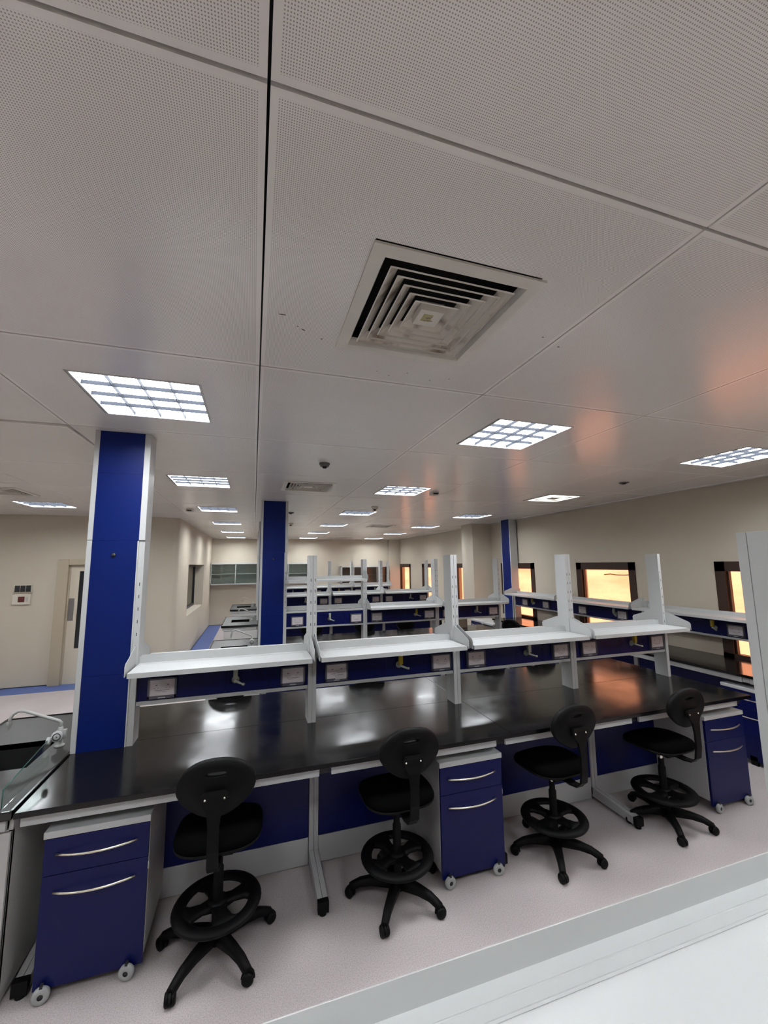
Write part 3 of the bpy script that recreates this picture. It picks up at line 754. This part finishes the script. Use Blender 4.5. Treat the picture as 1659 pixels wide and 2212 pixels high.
# ------------------------------------------------------------------ chairs
def make_chair():
    """chair facing +Y (backrest towards -Y), centre of the base at the origin"""
    t = thing('lab_chair', (0, 0, 0), '', 'chair', 'black lab chairs with foot rings')
    K, F = M['black_plastic'], M['black_fabric']
    R = .292
    # base star
    b = MB()
    b.lathe([(0, .045), (.045, .045), (.05, .07), (.042, .115), (.030, .125), (0, .125)], K, n=24)
    for k in range(5):
        a = math.radians(-53 + 72 * k); dx, dy = math.cos(a), math.sin(a); px, py = -dy, dx
        rings = []
        for (r, w, zb, zt) in ((.02, .032, .055, .115), (.08, .029, .062, .115), (.16, .025, .070, .112), (.23, .022, .066, .102), (.27, .020, .050, .086), (R + .006, .018, .044, .072)):
            rings.append([(dx * r + px * w * cx, dy * r + py * w * cx, zb + (zt - zb) * cz) for (cx, cz) in ((-1, 0), (1, 0), (1, .6), (.6, 1), (-.6, 1), (-1, .6))])
        b.loft(rings, K)
    b.build('base', t)
    for k in range(5):
        a = math.radians(-53 + 72 * k); c = MB(); r = .029
        for s in (-1, 1):
            c.lathe([(0, s * .006), (r * .8, s * .006), (r, s * .009), (r, s * .018), (r * .8, s * .024), (0, s * .025)], K, (0, 0, r), 'Y', 16)
        pts = [(0.034 * math.cos(u), .034 * math.sin(u) + .026) for u in [PI * i / 8 for i in range(9)]]
        c.prism([(x_, z_) for (x_, z_) in pts], 1, -.006, .006, K)
        c.box(-.008, .008, -.008, .008, .045, .066, K)
        o = c.build('caster', t); o.location = (R * math.cos(a), R * math.sin(a), 0); o.rotation_euler = (0, 0, a + random.uniform(-1, 1))
    # column
    b = MB(); b.lathe([(.026, .11), (.026, .40), (.020, .41), (.020, .46)], K, n=20); b.build('column', t)
    b = MB(); b.lathe([(.0135, .455), (.0135, .55)], M['chrome'], n=16); b.build('gas_lift', t)
    # foot ring
    b = MB(); zr = .225
    prof = []
    for k in range(13):
        u = 2 * PI * k / 12; prof.append((.192 + .034 * math.cos(u), zr + .018 * math.sin(u)))
    b.lathe(prof, K, n=40)
    b.lathe([(.026, zr - .02), (.05, zr - .02), (.05, zr + .015), (.026, zr + .02)], K, n=24)
    for k in range(4):
        a = math.radians(20 + 90 * k); dx, dy = math.cos(a), math.sin(a); px, py = -dy, dx
        rings = [[(dx * r + px * w * cx, dy * r + py * w * cx, zr + h * cz) for (cx, cz) in ((-1, -1), (1, -1), (1, .6), (.6, 1), (-.6, 1), (-1, .6))] for (r, w, h) in ((.03, .042, .014), (.08, .030, .012), (.13, .042, .013), (.180, .095, .013))]
        b.loft(rings, K)
    b.build('foot_ring', t)
    # seat
    def sup(rx, ry, p, n=36, cy=0.0):
        o = []
        for k in range(n):
            u = 2 * PI * k / n; c, s = math.cos(u), math.sin(u)
            o.append((rx * math.copysign(abs(c) ** (2 / p), c), cy + ry * math.copysign(abs(s) ** (2 / p), s)))
        return o
    def seat_ring(rx, ry, z, drop=0.0, p=3.0):
        return [(x, y, z - drop * max(0, y / .21) ** 3) for (x, y) in sup(rx, ry, p, 36, .01)]
    b = MB(); b.loft([seat_ring(.12, .12, .545), seat_ring(.19, .18, .556, .01), seat_ring(.222, .214, .575, .02), seat_ring(.224, .216, .588, .02)], K)
    b.box(-.08, .08, -.12, .10, .52, .552, K); b.tube([(.05, 0, .535), (.16, .0, .530), (.20, .0, .532)], .006, K, 8)
    b.build('seat_pan', t)
    b = MB(); b.loft([seat_ring(.222, .214, .588, .02), seat_ring(.224, .216, .600, .022), seat_ring(.215, .207, .618, .025), seat_ring(.18, .175, .627, .02), seat_ring(.10, .10, .622, .01)], F); b.build('cushion', t)
    # backrest: egg outline with a hand slot, slightly bowed
    n = 48
    def outline(sx, sz):
        o = []
        for k in range(n):
            u = 2 * PI * k / n; c, s = math.cos(u), math.sin(u)
            w = 1.0 if s > 0 else 1.0 - .34 * (-s) ** 1.3
            o.append((.188 * sx * math.copysign(abs(c) ** .9, c) * w, .142 * sz * math.copysign(abs(s) ** .93, s)))
        return o
    def slot(rx, rz):
        o = []
        for k in range(n):
            u = 2 * PI * k / n; c, s = math.cos(u), math.sin(u)
            o.append((rx * math.copysign(abs(c) ** .45, c), .072 + rz * math.copysign(abs(s) ** .7, s)))
        return o
    cz, cy = .918, -.262
    bow = lambda x, z: .35 * x * x + .25 * z * z - .10 * z
    def P3(o, d): return [(x, cy + d + bow(x, z), cz + z) for (x, z) in o]
    b = MB()
    outer_b, outer_m, outer_f = outline(.965, .955), outline(1, 1), outline(.97, .96)
    sl = slot(.047, .0095)
    b.loft([P3(sl, .030), P3(sl, -.004), P3(slot(.052, .014), -.007), P3(outer_b, -.006), P3(outer_m, .004), P3(outer_m, .022), P3(outer_f, .032), P3(sl, .032)], K, True, False)
    b.build('backrest', t)
    # back bar
    rings = []
    for (y, z, w, th, ny, nz) in ((-.08, .540, .030, .006, 0, 1), (-.20, .536, .030, .006, 0, 1), (-.262, .545, .028, .007, -.6, .8), (-.292, .58, .027, .008, -1, .3), (-.304, .66, .026, .008, -1, 0), (-.304, .76, .026, .008, -1, 0), (-.300, .83, .034, .008, -1, 0), (-.293, .865, .056, .008, -1, 0), (-.288, .900, .062, .008, -1, 0), (-.284, .918, .050, .008, -1, 0)):
        rings.append([(-w, y + ny * th, z + nz * th * (1 if nz else 0)), (w, y + ny * th, z + nz * th * (1 if nz else 0)), (w, y - ny * th, z - nz * th), (-w, y - ny * th, z - nz * th)])
    b = MB(); b.loft(rings, K, False); b.box(-.05, .05, -.29, -.258, .868, .905, K); b.build('back_bar', t, .003, 2)
    for x in (-.045, .045):
        s = MB(); s.lathe([(0, -.004), (.0045, -.003), (.006, 0), (.006, .004)], M['chrome'], (x, -.297, .888), 'Y', 12); s.build('screw', t)
    return t
C0 = make_chair()
def chair(x, y, rz, lab):
    o = C0 if not C0.get('label') else copy_tree(C0)
    o.location = (x, y, 0); o.rotation_euler = (0, 0, rz); o['label'] = lab
chair(-.135, 2.59, -.05, 'leftmost of the four near black chairs, largest in view')
chair(.90, 2.62, .02, 'second near black chair from the left, beside the middle blue drawer unit')
chair(2.08, 2.62, .06, 'third near black chair from the left, seat turned out past a bench foot')
chair(3.13, 2.62, .03, 'rightmost of the four near black chairs, beside the right drawer unit')
chair(-.17, 3.93, PI, 'black chair behind the near bench, first from left, seen under the panels')
chair(1.13, 3.93, PI, 'black chair behind the near bench, second from left')
chair(2.60, 3.93, PI + .1, 'black chair behind the near bench, third from left')
chair(3.27, 3.98, PI - .1, 'black chair behind the near bench, fourth from left, close to the third')
chair(.98, 6.95, PI, 'black chair behind the second bench under its raised shelf')
chair(1.92, 6.95, PI, 'black chair behind the second bench, second from left')
chair(2.73, 6.95, PI + .15, 'black chair behind the second bench, third from left')
chair(3.42, 6.98, PI - .2, 'black chair at the right end behind the second bench')
chair(4.42, 6.15, -PI / 2 + .3, 'black chair in the aisle by the third column at the window bench')

# ------------------------------------------------------------------ window bench along the right wall
def window_bench():
    yA, yB = .4, 7.565
    x0 = 4.76
    bench = thing('window_bench', (x0, yA, 0), 'black-topped bench running along the window wall at right', 'lab bench')
    L = lambda o: (setattr(o, 'location', Vector(o.location) - Vector((x0, yA, 0))), o)[1]
    ys = [yA, 2.5, 5.2, yB]
    for k in range(3): L(worktop('worktop', x0, WX - .002, ys[k] + .001, ys[k + 1] - .001, bench, bev=.002))
    posts = [7.53, 6.0, 4.5, 2.98, 1.45]
    for k in range(5):
        y = posts[k]; b = MB(); m = M['grey_steel']
        b.box(5.08, 5.14, y - .03, y + .03, .03, ZT - .03, m); b.box(4.80, 5.14, y - .03, y + .03, .025, .085, m); b.box(4.79, 5.10, y - .03, y + .03, ZT - .08, ZT - .03, m)
        lg = L(b.build('leg', bench, .002, 1)); MB().box(4.775, 4.80, y - .031, y + .031, .0, .086, M['black_plastic']).build('foot_cap', lg)
        if k < 4:
            ya, yb = posts[k + 1] + .036, y - .036
            L(MB().box(4.785, 4.803, ya, yb, ZT - .085, ZT - .032, M['white_steel']).build('apron', bench, .002, 1))
            L(MB().box(5.10, 5.118, ya, yb, .175, ZT - .035, M['blue']).build('modesty_panel', bench, .001, 1)); L(MB().box(5.10, 5.118, ya, yb, .006, .172, M['grey_steel']).build('kick_plate', bench, .001, 1))
    # rack
    xf = 5.30
    rack = thing('reagent_rack', (xf, posts[0], ZT), 'white shelf rack with dark blue panels running along the window wall', 'shelf rack', 'white shelf racks on the benches')
    # build in a frame where the bench runs along +X', then rotate: X' = -(y), facing -Y' -> facing -X
    rot = -PI / 2
    def put(o): o.parent = rack; return o
    # local coords: x' = posts[0]-y ; y' = x - xf
    xs = [posts[0] - p for p in posts]
    for k, x in enumerate(xs):
        if k == 0: o = post(rack, x - .006, x + .030, 0, ZT, 1.46)
        else: o = post(rack, x - .03, x + .03, 0, ZT, 1.46)
        o.location.z -= ZT
    tp = [('y', .62), ('g', 1.02), ('y', .93), ('g', .9)]
    for k in range(4):
        xa, xb = xs[k] + .031, xs[k + 1] - .031
        r = MB(); r.box(xa, xb, .012, .10, 1.103, 1.127, M['white_steel']); r.box(xa, xb, .012, .10, 1.322, 1.345, M['white_steel']); o = r.build('rail', rack, .001, 1); o.location.z -= ZT
        p = MB(); p.box(xa, xb, .02, .034, 1.127, 1.322, M['blue']); p = p.build('service_panel', rack, .0006, 1); p.location.z -= ZT
        socket(xa + .33, .02, 1.206, p); socket(xb - .33 if k else xa + .95, .02, 1.206, p)
        tap(xs[k] + tp[k][1], .02, 1.215, tp[k][0], p)
        sh = shelf_unit(rack, xs[k] + .018, xs[k + 1] - .018, 0, 1.37); sh.location.z -= ZT
    rack.rotation_euler = (0, 0, rot)
    # third column
    t = thing('service_column', (5.30, 7.90, ZT), 'blue and white service column against the window wall', 'column', 'blue and white service columns', rz=-PI / 2)
    b = MB(); z1 = ZC - ZT - .001
    zf = -ZT
    b.box(0, .02, -.008, .17, zf, z1, M['white_steel']); b.box(.31, .33, -.008, .17, zf, z1, M['white_steel']); b.build('frame', t, .001, 1)
    MB().box(.02, .31, -.004, .012, zf, z1, M['blue_col']).build('panel', t)
window_bench()

# ------------------------------------------------------------------ things on benches
t = thing('white_box', (3.50, 6.78, ZT), 'small off-white board box lying on the rear of the second bench', 'box')
b = MB(); b.box(-.24, .22, -.05, .05, .02, .15, M['ivory']); b.build('carton', t, .002, 1)
b = MB(); b.box(-.24, .22, -.05, .05, 0, .02, M['ivory']); b.build('carton_base', t, .002, 1)

# ------------------------------------------------------------------ glass wall cabinets on the back wall
def wall_cabinet(x0, x1, z0, z1, label, group, glass='smoke_glass', inner='white_steel'):
    D = .33; t = thing('wall_cabinet', (x0, BY - D, z0), label, 'wall cabinet', group)
    W, H = x1 - x0, z1 - z0; b = MB(); m = M['white_steel']
    b.box(0, .018, 0, D, 0, H, m); b.box(W - .018, W, 0, D, 0, H, m); b.box(0, W, 0, D, 0, .022, m); b.box(0, W, 0, D, H - .022, H, m); b.box(0, W, D - .01, D, 0, H, M[inner])
    b.build('carcass', t)
    MB().box(.018, W - .018, .03, D - .01, H * .48, H * .48 + .018, m).build('shelf', t)
    for k in range(2):
        a0, a1 = (.004, W * .5 + .02) if k == 0 else (W * .5 - .02, W - .004)
        yy = -.008 - .008 * k; d = MB()
        d.box(a0, a1, yy, yy + .006, .02, .045, m); d.box(a0, a1, yy, yy + .006, H - .04, H - .02, m); d.box(a0, a0 + .02, yy, yy + .006, .02, H - .02, m); d.box(a1 - .02, a1, yy, yy + .006, .02, H - .02, m)
        d = d.build('sliding_door', t); MB().box(a0 + .02, a1 - .02, yy + .002, yy + .004, .045, H - .04, M[glass]).build('pane', d)
G = 'glass-fronted wall cabinets on the back wall'
wall_cabinet(-1.385, .22, 1.36, 2.10, 'long white glass-fronted wall cabinet left of the blue column', G)
wall_cabinet(.45, 1.92, 1.34, 2.08, 'white glass-fronted wall cabinet right of the second blue column', G)
wall_cabinet(3.12, 4.06, 1.28, 1.94, 'left of the pair of lower glass cabinets between the far posts', G, 'brown_glass', 'grey_steel')
wall_cabinet(4.07, 4.92, 1.28, 1.94, 'right of the pair of lower glass cabinets, next to the back corner pier', G, 'brown_glass', 'grey_steel')

# ------------------------------------------------------------------ door wall items
t = bpy.data.objects.new('door_1', None); COL.objects.link(t); t.location = (-3.12, DY, 0); t['kind'] = 'structure'
b = MB(); m = M['doorframe']
b.box(-.19, -.02, -.10, .05, 0, 2.16, m); b.box(-.04, .0, -.05, .06, 0, 2.09, m); b.box(.96, 1.13, -.10, .05, 0, 2.16, m); b.box(-.021, .961, -.099, .05, 2.06, 2.159, m)
b.build('door_frame', t, .008, 2)
lf = MB(); 
for (a0, a1, c0, c1) in ((0, .135, 0, 2.06), (.295, .96, 0, 2.06), (.135, .295, 0, .60), (.135, .295, 1.95, 2.06)): lf.box(a0, a1, -.03, .0, c0, c1, M['doorwhite'])
lf = lf.build('door_leaf', t)
b = MB(); b.box(.135, .295, -.022, -.016, .60, 1.95, M['dark_glass']); 
for (a0, a1, c0, c1) in ((.135, .143, .60, 1.95), (.287, .295, .60, 1.95), (.135, .295, .60, .608), (.135, .295, 1.942, 1.95)): b.box(a0, a1, -.033, -.016, c0, c1, M['dark_metal'])
b.build('vision_panel', lf); MB().box(.0, .085, -.034, -.03, 1.08, 1.47, pm('push_plate_steel', (.30, .29, .29), .35, metal=.8)).build('push_plate', lf)
t = thing('switch_panel', (-3.81, DY, 1.66), 'small dark three-part switch panel on the wall left of the door', 'switch panel')
b = MB(); b.box(-.13, .13, -.02, 0, -.07, .07, M['ivory']); b.build('back_box', t, .003, 1)
b = MB()
for k in range(3): b.box(-.115 + k * .08, -.045 + k * .08, -.028, -.02, -.055, .055, M['dark_metal'])
b.build('switch', t)
t = thing('control_panel', (-3.82, DY, 1.475), 'white control panel with dark red display below the switch panel', 'control panel')
MB().box(-.13, .13, -.03, 0, -.085, .085, M['ivory']).build('housing', t, .005, 2)
MB().box(-.045, .05, -.033, -.03, -.045, .05, M['red']).build('display', t); MB().box(.062, .10, -.032, -.03, -.04, .04, M['detector']).build('keypad', t)
